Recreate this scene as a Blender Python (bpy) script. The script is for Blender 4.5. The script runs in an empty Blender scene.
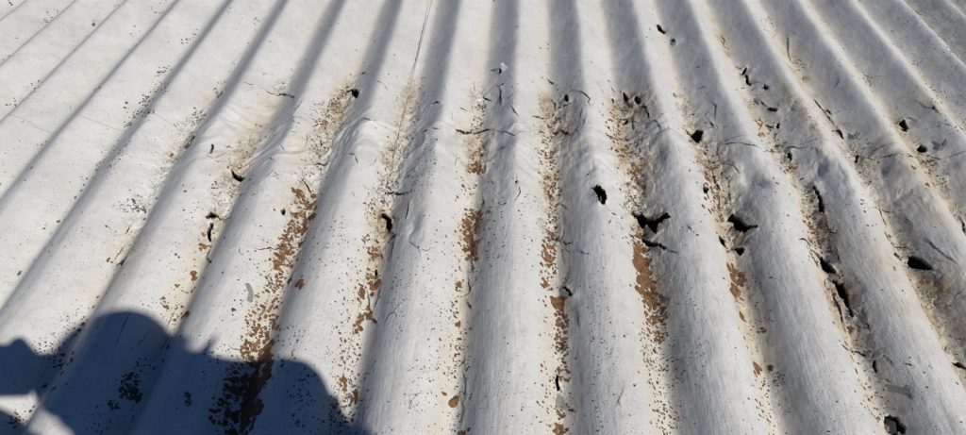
import bpy, math
import numpy as np
from mathutils import Matrix, Vector

scene = bpy.context.scene
COL = scene.collection

# ------------------------------------------------------------------ camera
# Roof coordinates: X across the corrugations, Y along them (away from the viewer), Z up.
F_PX, CX, CY, IW = 660.0, 483.0, 217.5, 966.0
PITCH = 0.146
CAM_H = 0.7955
v_fwd = np.array([48.771, -658.703, F_PX]); v_fwd /= np.linalg.norm(v_fwd)
_b = 0.04192
v_x = np.array([1.0, _b, -(48.771 - 658.703 * _b) / F_PX]); v_x /= np.linalg.norm(v_x)
v_up = np.cross(v_x, v_fwd)
cam_right = Vector((v_x[0], v_fwd[0], v_up[0]))
cam_down = Vector((v_x[1], v_fwd[1], v_up[1]))
cam_fwd = Vector((v_x[2], v_fwd[2], v_up[2]))
cd_ = bpy.data.cameras.new('camera')
cam = bpy.data.objects.new('camera', cd_); COL.objects.link(cam)
cd_.sensor_width = 36.0
cd_.lens = 36.0 * F_PX / IW
cd_.clip_start = 0.003
cd_.clip_end = 200.0
m = Matrix((cam_right, -cam_down, -cam_fwd)).transposed().to_4x4()
m.translation = Vector((0, 0, CAM_H))
cam.matrix_world = m
scene.camera = cam

# ------------------------------------------------------------------ sun and sky
C_ROOF, C_SIDE, Y_BEND = 0.03824, 0.0249, 1.0228
def unproj(px, py, amp=None):
    """photo pixel -> point on the roof surface (ray marched onto the corrugations when amp is given)"""
    px = np.atleast_1d(np.asarray(px, float)); py = np.atleast_1d(np.asarray(py, float))
    d = np.stack([px - CX, py - CY, 0 * px + F_PX], -1)
    a, b, z = d @ v_x, d @ v_fwd, d @ v_up
    t = -CAM_H / z
    for _ in range(14):
        X, Y = a * t, b * t
        Z = base_z(X, Y, amp or 0.0)
        t = 0.5 * t + 0.5 * (Z - CAM_H) / z
    return a * t, b * t
def warp(X, Y):
    return .13 * np.exp(-((X / PITCH - 3.4) / 1.3) ** 2 - ((Y - .93) / .16) ** 2)
def phase(X, Y):
    return X / PITCH + 0.1435 - warp(X, Y)
AMP = 0.0226
KS = 0.84                      # flanks of the corrugation are straighter than a sine
def wave(ph, Y=1.5):
    t = 2 * np.pi * ph
    b = np.interp(Y, [.5, .8, .98, 1.4], [.20, .16, -.02, -.04])   # the near sheets have rounder crests and tighter valleys
    return np.arcsin(KS * np.sin(t)) / math.asin(KS) + b * np.cos(2 * t)
def base_z(X, Y, amp):
    sag = -C_ROOF * .12 * np.log1p(np.exp((Y - Y_BEND) / .12)) - C_SIDE * np.clip(X, -1.8, 1.8) ** 2
    return sag + amp * wave(phase(X, Y), Y)

_sx, _sy = unproj(24, 374)
SUN = Vector((-_sx[0], -_sy[0], CAM_H)).normalized()       # towards the sun, seen from the roof
elev = math.asin(SUN.z)
world = bpy.data.worlds.new('World'); scene.world = world
world.use_nodes = True
wn = world.node_tree
bg = wn.nodes['Background']
sky = wn.nodes.new('ShaderNodeTexSky'); sky.sky_type = 'NISHITA'
sky.sun_disc = False
sky.sun_elevation = elev
sky.sun_rotation = math.atan2(SUN.x, SUN.y)
sky.altitude = 2500; sky.air_density = 1.0; sky.dust_density = 0.0; sky.ozone_density = 10.0
wn.links.new(sky.outputs[0], bg.inputs[0])
bg.inputs[1].default_value = 0.058
sl = bpy.data.lights.new('sun', 'SUN'); sl.energy = 5.0; sl.angle = math.radians(0.53)
sl.color = (1.0, 0.95, 0.875)
sun = bpy.data.objects.new('sun', sl); COL.objects.link(sun)
sun.rotation_euler = SUN.to_track_quat('Z', 'Y').to_euler()
sun.location = SUN * 20
scene.view_settings.view_transform = 'Standard'
scene.view_settings.look = 'None'
scene.view_settings.exposure = -0.15
scene.view_settings.gamma = 1.0

# ------------------------------------------------------------------ helpers
rng = np.random.default_rng(7)
def tag(o, label=None, cat=None, group=None, kind=None):
    if label: o['label'] = label
    if cat: o['category'] = cat
    if group: o['group'] = group
    if kind: o['kind'] = kind
    return o
_tabs = {}
def vnoise(x, y, seed):
    """smooth value noise in [-1,1]"""
    if seed not in _tabs:
        _tabs[seed] = np.random.default_rng(1000 + seed).uniform(-1, 1, (256, 256)).astype(np.float32)
    T = _tabs[seed]
    xi = np.floor(x).astype(np.int64); yi = np.floor(y).astype(np.int64)
    fx = x - xi; fy = y - yi
    fx = fx * fx * fx * (fx * (fx * 6 - 15) + 10); fy = fy * fy * fy * (fy * (fy * 6 - 15) + 10)
    a = T[xi & 255, yi & 255]; b = T[(xi + 1) & 255, yi & 255]
    c = T[xi & 255, (yi + 1) & 255]; d = T[(xi + 1) & 255, (yi + 1) & 255]
    return (a * (1 - fx) + b * fx) * (1 - fy) + (c * (1 - fx) + d * fx) * fy
def fbm(x, y, seed, n=3):
    s = 0; a = 1.0; t = 0
    for i in range(n):
        s = s + a * vnoise(x * 2 ** i + 17.3 * i, y * 2 ** i + 5.1 * i, seed + i); t += a; a *= 0.5
    return s / t
def voronoi(x, y, seed):
    """F1, F2, random per cell"""
    r = np.random.default_rng(2000 + seed)
    TX = r.uniform(0.1, 0.9, (128, 128)).astype(np.float32); TY = r.uniform(0.1, 0.9, (128, 128)).astype(np.float32)
    TR = r.uniform(0, 1, (128, 128)).astype(np.float32)
    xi = np.floor(x).astype(np.int64); yi = np.floor(y).astype(np.int64)
    f1 = np.full(x.shape, 9.0, np.float32); f2 = f1.copy(); cr = np.zeros(x.shape, np.float32)
    dx1 = np.zeros(x.shape, np.float32); dy1 = dx1.copy()
    for i in (-1, 0, 1):
        for j in (-1, 0, 1):
            cx, cy = xi + i, yi + j
            px = cx + TX[cx & 127, cy & 127] - x; py = cy + TY[cx & 127, cy & 127] - y
            d = np.sqrt(px * px + py * py).astype(np.float32)
            near = d < f1
            f2 = np.where(near, f1, np.minimum(f2, d))
            cr = np.where(near, TR[cx & 127, cy & 127], cr)
            dx1 = np.where(near, px, dx1); dy1 = np.where(near, py, dy1)
            f1 = np.where(near, d, f1)
    return f1, f2, cr, dx1, dy1
def sstep(a, b, x):
    t = np.clip((x - a) / (b - a), 0, 1); return t * t * (3 - 2 * t)

# ------------------------------------------------------------------ what the photo shows on the surface (photo pixels)
HOLES = [
 [(346,89),(351,90.5),(357,89.5),(359,93),(357,97),(353,96.5),(352,93),(347,91.5)],
 [(455,128),(460,130),(465,134),(472,134.5),(470,137),(463,136),(458,133)],
 [(514,181),(517,178),(518,181),(516,183.5)],
 [(622,92),(625,95),(629,99),(628,102.5),(624,101.5),(623,98)],
 [(634,98),(637,96.5),(640,98),(641,103),(638,106),(634,104)],
 [(611.5,98),(614,97.5),(614.5,101),(612,101.5)],
 [(564,96),(567,95),(568.5,103),(565,104)],
 [(622,124),(627,120),(629,122),(625,126)],
 [(616,122),(619,122),(620,125),(617,125.5)],
 [(592,188),(596,184.5),(600,186.5),(605,192),(607,200),(605,204),(599,203),(597,197)],
 [(684,130),(690,132.5),(696,131),(703,132.5),(701,138),(697,145),(693,139),(687,136)],
 [(703,173),(705.5,173.5),(707,179),(704.5,179.5)],
 [(702,190),(705,189),(708,192),(706,196),(703,195)],
 [(629,214),(635,217),(641,214.5),(647,217.5),(653,220),(661,216),(666,213.5),(671,216.5),(664,219.5),(657,224),(657,233),(654,237),(651,230),(647,223),(643,228),(638,224),(634,219)],
 [(641,237.5),(646,241),(651,244),(657,243.5),(666,248),(664,250.5),(656,247.5),(649,246.5),(642,243)],
 [(729,217),(732,213.5),(737,216),(742,220),(746,226),(753,225.5),(757,225),(757,228.5),(750,229),(746,231.5),(741,230.5),(739,234),(734,229),(733,222),(727,222)],
 [(734,249),(742,247.5),(744,252),(741,256),(735,255)],
 [(718,236),(722,239),(724,245),(729,248),(726,250),(720,246)],
 [(817,196),(822,198),(825,206),(824,214),(819,213),(819,206)],
 [(811,186),(815,190),(822,198),(818,200),(814,194)],
 [(815,257),(821,257),(828,263),(833,271),(835,276),(829,274),(821,270),(819,263)],
 [(831,280),(838,283),(843,283),(848,290),(850,299),(851,308),(853,318),(850,318),(848,309),(844,301),(838,295),(836,287)],
 [(893,253),(897,256),(903,259),(899,260),(894,257)],
 [(908,257),(913,255.5),(921,257),(928,264),(934,271),(922,271),(913,268),(907,263)],
 [(897,126),(903,120),(907,124),(908,130),(902,129)],
 [(916,148),(921,145.5),(926,148.5),(925,153.5),(919,154.5)],
 [(899,59.5+70),(905,130),(907,132.5),(901,131.5)],
 [(762.5,86.5),(765,84.5),(769,86.5),(768,89.5),(764.5,89)],
 [(767,109),(772,107.5),(778,110),(776,113),(770,113)],
 [(775,128),(778,123.5),(780,124),(778,130)],
 [(744,75),(747,74.5),(749,82),(753,83),(750,86),(746,84)],
 [(741,74),(745,68.5),(747,69.5),(744,75)],
 [(786,157),(788,154),(791,158),(790,163),(785,161)],
 [(656,25),(661,26),(666,31),(662,34),(658,32)],
 [(672.5,39),(674.5,39),(676,44),(673.5,43)],
 [(883,416),(890,415),(900,417),(908,429),(905,433),(899,431),(896,436),(886,431)],
 [(853,368),(855.5,368),(857.5,374),(854.5,373)],
 [(872,360),(875,362),(878,372),(876,374),(873,368)],
 [(952,361.5),(958,362.5),(966,366),(970,370),(962,368)],
 [(114,260.5),(120,260.5),(127,256.5),(128,258),(121,263.5),(116,263)],
 [(231,168),(233,172),(238,176),(245,177),(243,181),(238,182),(233,177)],
 [(382,214),(387,215),(391,219),(392.5,226),(390,233),(387,228),(386,221),(381,218)],
 [(374,270),(376,269),(377.5,274),(375,276.5)],
 [(499,71),(502,72),(500.5,74.5),(498.5,74)],
 [(477,153),(482,154.5),(483.5,157.5),(478,156)],
 [(555.5,376),(557.5,376),(558.5,384),(560,390),(557,393),(555,384)],
 [(562.5,288.5),(566,289),(570,294),(573,298),(569,298),(565,293)],
 [(209,222),(213,222),(212,229),(211,240),(209,243),(208,234)],
 [(205,218),(212,214.5),(219,216.5),(213,219.5)],
 [(190,145),(194,138.5),(196,139),(192,146),(187,151),(185.5,151)],
 [(211,141),(213,142),(211,152),(209,152)],
 [(835,132),(838,131),(844,140),(841,139)],
 [(825,110),(828,111),(832,116),(828,115)],
 [(855,155),(858,157),(856,163),(853,165),(854,160)],
 [(281.5,211),(284,209.5),(286,212),(285,216),(282,216)],
]
# polylines and their widths in pixels
CRACKS = [
 ([(200,220),(208,219),(213,216),(227,218),(231,217)],1.4),([(213,200),(216,208),(214,215)],1.6),([(212,240),(210,250),(206,262)],1.0),
 ([(205,256),(212,263),(200,268)],.9),([(213,142),(208,152),(206,154),(213,158),(213,164)],1.1),([(213,160),(224,161),(230,164),(232,169)],1.2),
 ([(222,143),(234,147)],.7),([(213,159),(222,153),(230,150)],.7),
 ([(253,249),(262,249),(270,247.5),(277,248.5),(285,243.5),(294,237),(303,231)],1.7),([(278,248),(283,255),(290,262)],1.3),
 ([(256,86),(267,91),(276,95),(281,95)],1.7),([(277,95),(283,93.8),(289,95)],2.4),([(289,95),(294,97)],1.2),([(240,82),(250,84),(256,86)],.7),([(245,92),(254,87)],.8),
 ([(292,120),(297,123),(302,125)],1.6),([(305,122),(309,125),(314,126),(322,124.5),(335,123.5),(350,122.5)],1.4),
 ([(303,98),(299,104),(293,113)],1.1),([(309,107),(315,110),(318,114)],1.0),([(312,104),(322,104.5)],.9),([(356,77),(360,74),(366,71.5)],2.0),([(341,86),(346,88),(350,85)],1.6),
 ([(376,80),(384,84),(388,90)],.9),([(360,118),(372,121),(380,120)],.7),
 ([(321,141),(321.5,149),(326,152)],1.9),([(306,135),(308,140),(305,148)],.9),([(290,131),(300,134)],.8),
 ([(272,171),(268,176),(260,183)],1.2),([(271,171),(278,175),(284,174.5)],1.1),([(268,158),(276,161),(280,161)],.9),([(280,143),(284,148)],.9),
 ([(250,197),(258,193),(266,192)],.8),([(312,170),(320,168),(330,166)],1.3),([(297,178),(303,181),(309,190),(312,196)],2.0),
 ([(349,155),(355,156),(358,164)],1.2),([(377,158),(374,165),(369,167)],1.0),([(362,161),(366,163)],.9),
 ([(375,190),(381,191.5),(387,193),(393,193),(400,195),(408,193.5),(415,191)],2.2),([(386,186),(390,189),(392,193)],1.8),([(391,151),(396,148),(401,145)],1.8),
 ([(428,0),(425,20),(419,45),(415,62),(409,80),(404,96)],.8),([(459,107),(465,110),(471,113)],1.3),([(452,112),(452.5,120)],.6),
 ([(490,91),(486,94),(483,98),(488,100),(493,101)],1.5),([(496,87),(501,85.5),(506,83)],1.3),([(499,88),(501,92),(500,98),(501,104)],2.2),
 ([(505,110),(511,106),(514,101)],1.0),([(511,106),(515,111),(519,115)],1.0),([(520,94),(523,97)],1.0),([(431,105),(436,102),(439,102.5)],1.1),([(474,80),(475,92)],.6),
 ([(470,136),(478,133.5),(486,131),(494,130)],1.9),([(420,136.5),(425,134),(430,131.5)],1.5),([(430,131),(436,129),(442,128)],.8),
 ([(536,134),(541,131.5),(546,132.5)],1.4),([(549,132),(556,133.5),(562,132),(568,134)],1.4),([(496,131),(515,135),(536,134)],.5),
 ([(567,95),(570,90),(574,84)],1.3),([(573,91),(580,91.5),(586,95),(590,99),(588,102),(592,108)],1.3),([(592,108),(593,104),(595,102)],1.0),
 ([(546,96),(551,99),(555,104),(555,110)],1.8),([(555,111),(561,107),(567,105),(575,101)],1.8),([(531,115),(540,117),(548,118),(555,113)],1.2),
 ([(547,78),(550,82),(554,84)],2.6),([(582,110),(580,118)],1.0),([(585,118),(583,126)],.9),([(611,86),(616,94)],1.0),
 ([(643,105),(647,111),(649,119)],2.6),([(640,107),(646,108)],1.6),([(648,124),(652,122),(656,123),(660,130)],1.2),([(656,118),(664,114)],.9),([(632,118),(633,130),(640,125),(650,124)],1.2),
 ([(612,118),(622,120),(633,118)],1.2),([(685,118),(690,115.5),(697,113)],1.3),([(626,98),(627,105),(633,109)],1.0),([(613,107),(620,110),(628,112)],1.0),
 ([(712,102),(716,106),(715,118)],1.1),([(709,120),(714,128)],1.6),
 ([(479,146),(480,154),(474,158),(473,163),(477,167),(481,168)],1.6),([(485,165),(485,173)],1.1),([(465,170),(473,169)],.7),
 ([(519,186),(520,193),(516,199)],1.0),([(516,178),(517,172)],1.0),([(508,147),(512,146)],1.2),
 ([(552,190),(555,182)],1.2),([(549,199),(552,193)],2.0),([(560,131),(568,135)],2.2),([(703,164),(705,166),(712,173),(714,183),(718,192),(721,198)],1.4),
 ([(717,190),(719,210),(722,218)],1.2),([(703,154),(706,158)],1.4),([(678,150),(680,153)],1.2),
 ([(611,213),(614,214),(618,216)],1.5),([(611,219),(609,223)],1.1),([(688,227),(691,231),(694,233)],1.4),([(690,231),(693,228)],1.3),([(561,205),(567,209)],1.2),
 ([(663,249),(672,252),(678,254)],1.0),([(580,252),(584,254.5),(591,255)],1.3),([(562,240),(566,245),(573,243)],1.2),([(545,241),(553,239),(560,242)],1.6),([(547,237),(549,241)],1.2),
 ([(685,211),(691,207)],.7),([(611,236),(614,240)],.9),([(622,240),(624,237)],.9),([(668,126),(669,130)],.7),
 ([(720,145.5),(730,145),(741,144),(750,146),(762,148)],1.3),([(762,148),(775,152)],.6),([(789,149.5),(796,151),(803,151)],2.2),([(803,150.5),(809,149.5)],1.0),
 ([(801,187),(812,190)],.6),([(822,193),(829,192.5)],.8),([(825,215),(826,225),(830,232),(836,233),(836,229)],1.7),([(815,241),(821,239),(828,239.5),(833,241.5)],1.4),([(797,240),(808,242),(815,250)],.9),
 ([(831,292),(836,303),(840,313),(842,322),(845,333)],2.0),([(857,309),(862,316),(870,329),(860,327),(852,322),(845,318)],1.3),([(828,234),(831,250),(840,265)],.8),
 ([(860,325),(858,335)],.8),([(835,245),(838,258),(842,264)],1.4),([(852,352),(858,353),(866,357.5)],2.2),([(870,352),(873,358)],1.6),([(878,359),(883,356),(892,365)],2.0),([(868,372),(878,374)],.8),
 ([(901,364),(907,364),(914,366.5)],1.3),([(880,378),(892,382)],.9),([(840,345),(851,352)],.8),
 ([(871,204),(874,208),(880,210),(895,212.5)],1.2),([(878,210),(883,220),(886,226)],1.1),([(884,232),(888,240),(893,246)],1.5),([(893,246),(898,248),(906,247),(910,249)],1.2),([(908,231),(912,231)],2.0),([(905,217),(911,225),(911,230)],1.6),
 ([(960,219),(963,224),(967,234)],2.0),([(927,240),(940,252),(955,263)],2.0),([(930,258),(945,262)],.7),([(896,246),(893,243)],1.0),
 ([(915,101),(920,102.5),(925,107),(933,108),(941,115)],1.5),([(933,106),(935,109)],1.6),([(942,123),(953,126)],1.1),([(954,118),(957,123),(966,131)],1.6),([(905,119),(911,118),(916,121)],1.4),
 ([(876,162),(881,159),(892,156.5),(905,155),(911,156)],1.6),([(863,160),(876,161.5)],1.0),([(918,140),(912,144)],1.6),([(905,158),(915,158)],.8),
 ([(814,99),(818,105),(825,113)],1.6),([(826,116),(834,124)],1.8),([(720,40),(727,44)],1.2),
 ([(721,35),(725,40),(723,45),(728,49)],1.9),([(788,38),(788,52),(791,62),(800,64),(806,64)],1.6),([(735,66),(741,70)],1.0),([(741,88),(748,86)],1.2),([(753,83),(761,82)],1.1),
 ([(757,98),(763,104),(768,108)],1.4),([(757,119),(762,124),(759,130)],1.6),([(753,120),(758,123)],1.0),([(781,122),(788,120)],.9),([(764,125),(771,129),(777,129)],2.0),
 ([(740,195),(737,200)],.9),([(733,169),(739,174),(741,170)],1.2),([(728,194),(730,201)],2.0),([(797,182),(804,180),(806,177)],1.4),
 ([(410,242),(414,245),(419,250),(427,251),(434,246)],1.0),([(419,250),(420,254)],.9),([(409,204),(406,218)],1.2),([(474,262),(476,250),(477,243)],1.8),([(472,262),(473,272)],1.4),([(485,212),(492,212)],1.0),([(483,200),(484,206)],1.3),
 ([(364,246),(365,238),(370,233),(377,229)],1.1),([(391,232),(395,238),(399,236)],1.2),([(395,240),(392,252),(391,260)],1.5),([(380,252),(383,259)],1.2),([(384,244),(399,233)],1.0),
 ([(366,285),(368,295),(370,310),(372,318)],1.2),([(367,316),(373,319),(377,323)],1.3),([(380,289),(378,298),(375,306)],1.0),([(360,308),(369,309)],.9),
 ([(468,275),(469,286),(471,292)],1.1),([(472,287),(468,294),(463,297)],1.1),([(467,302),(471,308)],1.8),([(460,395),(464,410),(461,425)],1.0),([(463,372),(466,385),(465,396)],.9),
 ([(546,291),(551,290),(556,288.5),(563,289)],1.7),([(577,311),(579,325)],1.1),([(567,320),(568,326)],1.1),
 ([(298,282),(290,284),(268,305)],.01),([(270,290),(267,303),(263,313),(256,321)],1.3),([(176,308),(171,318),(166,330)],1.2),([(293,275),(288,285)],1.2),
 ([(129,316),(122,330),(116,345)],1.2),([(150,330),(140,345)],1.0),([(169,335),(160,352),(150,362)],1.4),([(137,347),(142,340)],1.2),
 ([(125,236),(131,225),(136,219)],1.3),([(112,262),(120,252),(128,238)],.9),([(215,93),(219,96),(226,88)],.8),([(207,108),(214,100),(222,92),(230,84)],1.3),([(236,58),(230,64)],.8),
]
# soft-edged ellipses of stain (x, y, rx, ry, strength)
STAINS = [(272,103,14,14,.7),(262,125,22,16,.6),(228,160,18,20,.6),(215,225,10,26,.8),(195,285,9,40,.8),(125,245,9,22,.6),(118,270,8,14,.6),(206,96,9,6,.8),(216,90,8,4,.9),(176,158,5,5,.9),
 (310,150,18,28,.7),(300,200,20,30,.7),(285,255,18,34,.8),(265,310,18,40,.6),(385,225,16,18,1.),(378,255,12,18,.9),(420,200,9,9,.6),(400,150,10,22,.5),(475,155,16,32,.9),(473,235,15,34,.9),(465,300,10,50,.7),(458,380,8,40,.5),
 (556,130,22,30,.9),(556,190,16,44,.7),(560,290,14,80,.6),(632,108,22,22,1.),(640,165,20,38,.9),(645,225,22,26,1.),(650,290,20,50,.8),(655,380,16,50,.5),(640,212,12,10,.8),
 (715,170,16,44,.8),(735,230,26,30,.9),(745,300,14,50,.7),(770,370,14,50,.6),(760,115,16,34,.6),(790,100,8,30,.8),(808,115,10,30,.9),(785,165,10,14,.8),(815,225,20,44,.9),(840,290,22,34,1.),(862,340,20,34,.8),(885,390,20,34,.7),
 (860,160,14,34,.8),(890,215,20,32,.7),(915,165,18,18,.7),(932,200,16,34,.7),(940,290,40,42,1.),(905,285,16,44,.6),(955,320,26,40,.7),(900,250,20,22,.8),(722,42,8,30,.8),(785,50,9,34,.7),(800,78,8,20,.9),(838,30,12,30,.3),(930,100,18,18,.6),
 (664,38,5,6,.8),(345,105,14,14,.5),(930,62,10,10,.4)]
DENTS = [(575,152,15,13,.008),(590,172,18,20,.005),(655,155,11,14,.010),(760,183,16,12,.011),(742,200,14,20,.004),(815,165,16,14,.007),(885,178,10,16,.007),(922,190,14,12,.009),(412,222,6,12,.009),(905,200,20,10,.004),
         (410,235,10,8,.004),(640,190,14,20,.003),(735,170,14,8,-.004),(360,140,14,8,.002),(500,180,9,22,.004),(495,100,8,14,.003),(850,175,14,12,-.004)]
# lichen / rust crust clusters: x, y, rx, ry, count, min px radius, max px radius, kind (0 brown, 1 dark grey-brown)
CLUSTERS = [
 (300,200,6,6,10,1.0,3.0,0),(297,193,4,3,3,4.,6.,0),(314,196,2,2,2,2.5,3.4,0),(305,212,9,14,30,1.2,3.4,0),(298,224,10,14,34,1.2,3.2,0),(292,240,11,16,44,1.0,3.0,0),(284,256,10,14,26,1.2,4.2,0),(281,260,4,4,4,4,6,0),
 (275,275,13,16,40,1.0,3.2,0),(268,300,14,18,50,.8,2.8,0),(262,322,15,16,60,.8,2.6,0),(256,345,14,18,60,1.0,3.5,0),(250,370,20,26,110,1.,4.,0),(238,405,22,28,150,1.2,4.5,0),(250,275,12,40,22,.8,2.,1),(228,330,16,40,24,.8,2.,1),
 (274,210,1,1,1,1.,2.4,0),(301,283,3,3,3,3,4.,0),(233.5,309.5,.5,.5,1,3,3.4,0),
 (318,110,10,10,20,.6,1.4,0),(343,93,6,5,16,.8,2.,1),(335,103,6,6,40,.6,2.2,1),(329,113,7,6,40,.6,2.,1),(322,124,7,5,30,.6,1.8,0),(320,140,9,14,30,.6,1.6,0),(312,165,10,14,26,.6,1.7,0),
 (374,283,5,9,10,3.,4.6,0),(370,276,6,8,12,1.,3.,0),(361,293,3,9,12,2.,3.4,0),(368,312,3,6,7,2,3.3,0),(361,315,2,5,6,2,3.2,0),(357,327,4,5,8,2,4,0),(351,290,16,36,50,.8,2.,1),(350,345,12,26,40,1.,2.4,1),(343,383,3,6,8,2.4,3.8,0),(356,396,4,5,6,2,3.,0),(348,385,12,16,24,.8,1.8,1),(340,410,12,18,40,1.,3.,1),
 (373,253,6,7,12,1.8,3.6,0),(371,243,8,12,16,1.,2.4,0),(376,209,12,10,22,.8,2.4,0),(378,195,12,6,18,.6,1.6,0),(392,160,12,18,30,.6,1.7,1),(385,185,12,10,20,.7,1.8,1),(405,130,12,26,60,.5,1.3,1),(415,95,10,20,26,.5,1.2,1),(425,165,12,30,50,.5,1.2,1),
 (476,172,8,5,26,1.0,2.6,0),(481,107,5,5,10,1.2,2.,0),(477,125,6,10,14,.8,1.8,0),(476,150,8,14,16,.6,1.8,0),(474,215,9,6,22,.8,2.4,0),(471,225,9,9,36,.8,3.,0),(468,243,9,9,26,1.,3.8,0),(472,240,5,5,8,2,3.6,0),(471,255,6,8,16,.9,2.8,0),(466,275,12,20,26,.7,1.9,1),(460,284,4,3,4,2.,3.2,0),(457,300,5,22,14,1.,2.2,0),(458,326,2,4,4,2,3,0),(456,345,5,14,12,.8,2.,0),
 (445,394,2,2,2,2,2.8,0),(455,402,5,5,7,2,4.4,0),(462,370,8,26,22,.7,1.6,1),(461,434,4,3,5,2,3.4,0),(455,420,8,14,10,.7,1.4,1),
 (554,122,7,8,14,1.,2.6,0),(548,165,9,30,50,.7,2.0,0),(554,185,8,18,20,1.,2.5,0),(547,255,8,28,34,.8,2.4,0),(553,230,7,26,40,.9,2.4,0),(549,252,5,10,8,1.8,3.2,0),(558,303,5,5,14,3.,5.,0),(561,318,6,9,26,.9,2.6,0),(562,334,6,12,30,.8,2.6,0),(563,352,6,10,22,.8,2.3,0),(546,286,3,3,3,2.6,3.4,0),(551,270,6,12,16,.8,2.,1),(562,372,7,12,16,.9,2.6,0),(567,380,2,2,2,2.,2.8,0),(565,411,8,6,12,1.2,2.8,0),(560,430,6,6,12,1.2,3.2,0),(540,130,10,30,24,.5,1.2,1),
 (613,125,10,16,30,.7,2.,0),(622,148,9,14,24,.9,2.6,0),(636,170,9,14,26,1.,3.,0),(637,190,10,14,24,.8,2.4,0),(635,205,10,10,34,.6,1.6,0),(640,240,8,8,40,.7,2.2,0),(642,255,9,9,40,1.,3.4,0),(643,268,8,10,40,1.6,4.6,0),(646,285,8,10,34,1.4,4.6,0),(654,300,10,8,34,1.,3.6,0),(658,312,11,12,50,.8,2.8,0),(657,330,12,14,50,.6,2.2,0),(650,345,12,18,40,.5,1.5,1),(662,375,16,22,50,.6,2.2,1),(668,410,16,22,40,.6,2.,1),
 (715,160,10,22,24,.8,2.2,0),(712,200,10,26,30,.7,2.,0),(722,185,8,20,14,1.,2.4,1),(739,278,7,7,30,1.2,4.2,0),(736,291,5,4,10,1.6,3.8,0),(741,301,2,2,2,1.6,2.4,0),(740,316,2,3,3,2,3,0),(733,270,5,6,8,1.6,3,0),(760,310,12,34,22,.8,2.,1),(763,331,3,5,5,1.4,2.8,0),(757,369,3,4,6,2.2,3.8,0),(770,367,3,3,6,1.4,3.,0),(779,379,6,6,20,.8,1.8,1),(765,395,14,30,30,.6,1.7,1),
 (765,130,10,14,16,.8,2.2,0),(778,145,8,6,6,1.4,2.8,0),(790,172,6,5,4,1.6,3.,0),(812,215,9,24,40,.8,2.3,0),(810,226,2,2,1,3,3.4,0),(820,250,12,16,34,.7,2.2,0),(820,242,2,2,2,1.6,2.2,0),(850,330,2,4,4,3,4,0),(840,275,4,4,8,1.,2.4,0),(834,300,4,10,10,.8,2.,0),(868,150,8,14,14,.6,1.8,0),(875,170,12,16,24,.6,1.6,0),(862,215,14,22,20,.6,1.8,1),
 (925,163,12,8,16,1.,2.4,0),(936,175,12,14,26,.7,2.,0),(902,232,16,22,20,.7,2.,1),(877,398,18,24,30,.7,2.,1),(800,70,7,14,22,.7,1.8,1),(770,25,8,14,26,.6,1.4,1),(836,40,16,30,24,.5,1.2,1),(873,78,8,5,30,.5,1.2,1),(945,62,34,50,130,.5,1.4,1),(930,30,34,34,120,.5,1.4,1),(900,120,22,16,24,.5,1.3,1),(952,110,20,30,60,.5,1.3,1),
 (148,99,5,3,6,1.4,2.8,1),(144,104,5,3,5,1.2,2.4,1),(146,112,9,4,30,.6,1.8,1),(160,86,7,6,20,.6,1.7,1),(130,116,8,4,8,.7,1.8,1),(127,124,6,3,10,.6,1.8,1),(97,88,4,2,5,.9,1.8,1),(16,37,3,1,6,.7,1.4,1),(80,40,12,10,16,.4,1.,1),(125,3,10,5,14,.5,1.2,1),(30,95,12,14,14,.5,1.3,1),
 (192,121,8,5,40,.6,1.6,1),(200,114,6,5,30,.6,1.5,1),(180,124,6,4,16,.6,1.5,1),(222,80,6,3,8,.7,1.5,1),(172,156,2,2,3,1.6,2.4,0),(165,140,22,14,30,.5,1.2,1),(120,150,16,20,50,.5,1.1,1),(108,168,14,12,20,.6,1.2,1),
 (130,207,17,6,70,.6,1.8,1),(138,209,4,2,8,1.2,2.4,1),(106,226,1,1,1,3,3.2,1),(116,231,1,1,1,1.8,2,1),(120,245,30,26,30,.5,1.1,1),(110,262,3,3,4,1.6,2.6,0),
 (228,169,1,1,1,2.4,2.8,0),(215,187,3,5,5,1.6,2.4,0),(222,190,12,8,10,.7,1.6,0),(204,234,2,2,2,2.6,3.2,0),(202,247,3,3,6,2,3.6,0),(178,256,2,3,3,1.4,2.6,0),(188,218,8,16,14,.8,2.,1),(180,262,20,22,18,.7,1.7,1),(194,276,2,5,5,2.4,3.6,0),(178,285,3,2,4,1.4,2.4,0),(163,301,3,4,5,1.6,3,0),(166,308,3,3,5,1.6,3,0),(174,302,12,20,26,.7,2.,1),(180,315,8,8,8,1.,2.4,0),
 (150,305,14,10,14,.8,1.8,1),(85,245,26,30,26,.5,1.2,1),(50,240,30,30,16,.5,1.2,1),
 (130,385,9,12,50,1.4,4.,1),(135,395,5,8,16,2.5,4.4,1),(115,405,6,5,12,1.6,3.6,1),(188,400,4,8,14,1.,3.,1),(50,345,14,12,40,.8,2.4,1),(60,360,14,12,22,.8,2.2,1),(16,420,6,8,14,1.4,3.,1),(70,325,14,8,22,.8,2.,1),(145,365,8,8,8,1.6,2.6,1),
 (238,293,.5,.5,1,1,1.4,1),(246,284,2,1,2,1,1.4,1),(290,345,12,24,24,.8,2.,1),(300,400,14,26,50,.8,2.2,1),(215,370,12,24,24,.8,2.,1),(100,420,16,14,24,.8,2.,1),
 (505,90,10,10,8,.6,1.2,1),(510,400,24,30,14,.5,1.2,1),(420,390,16,26,40,.6,1.5,1),(440,330,14,40,40,.5,1.2,1),(400,300,10,40,50,.5,1.2,1),(430,270,14,30,30,.5,1.3,1),(330,250,18,30,36,.6,1.5,1),(335,350,10,34,30,.6,1.5,1),(495,230,10,40,40,.6,1.6,1),(600,330,12,60,60,.5,1.3,1),(690,330,14,60,60,.5,1.3,1),(530,220,10,30,30,.5,1.2,1),
]

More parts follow.
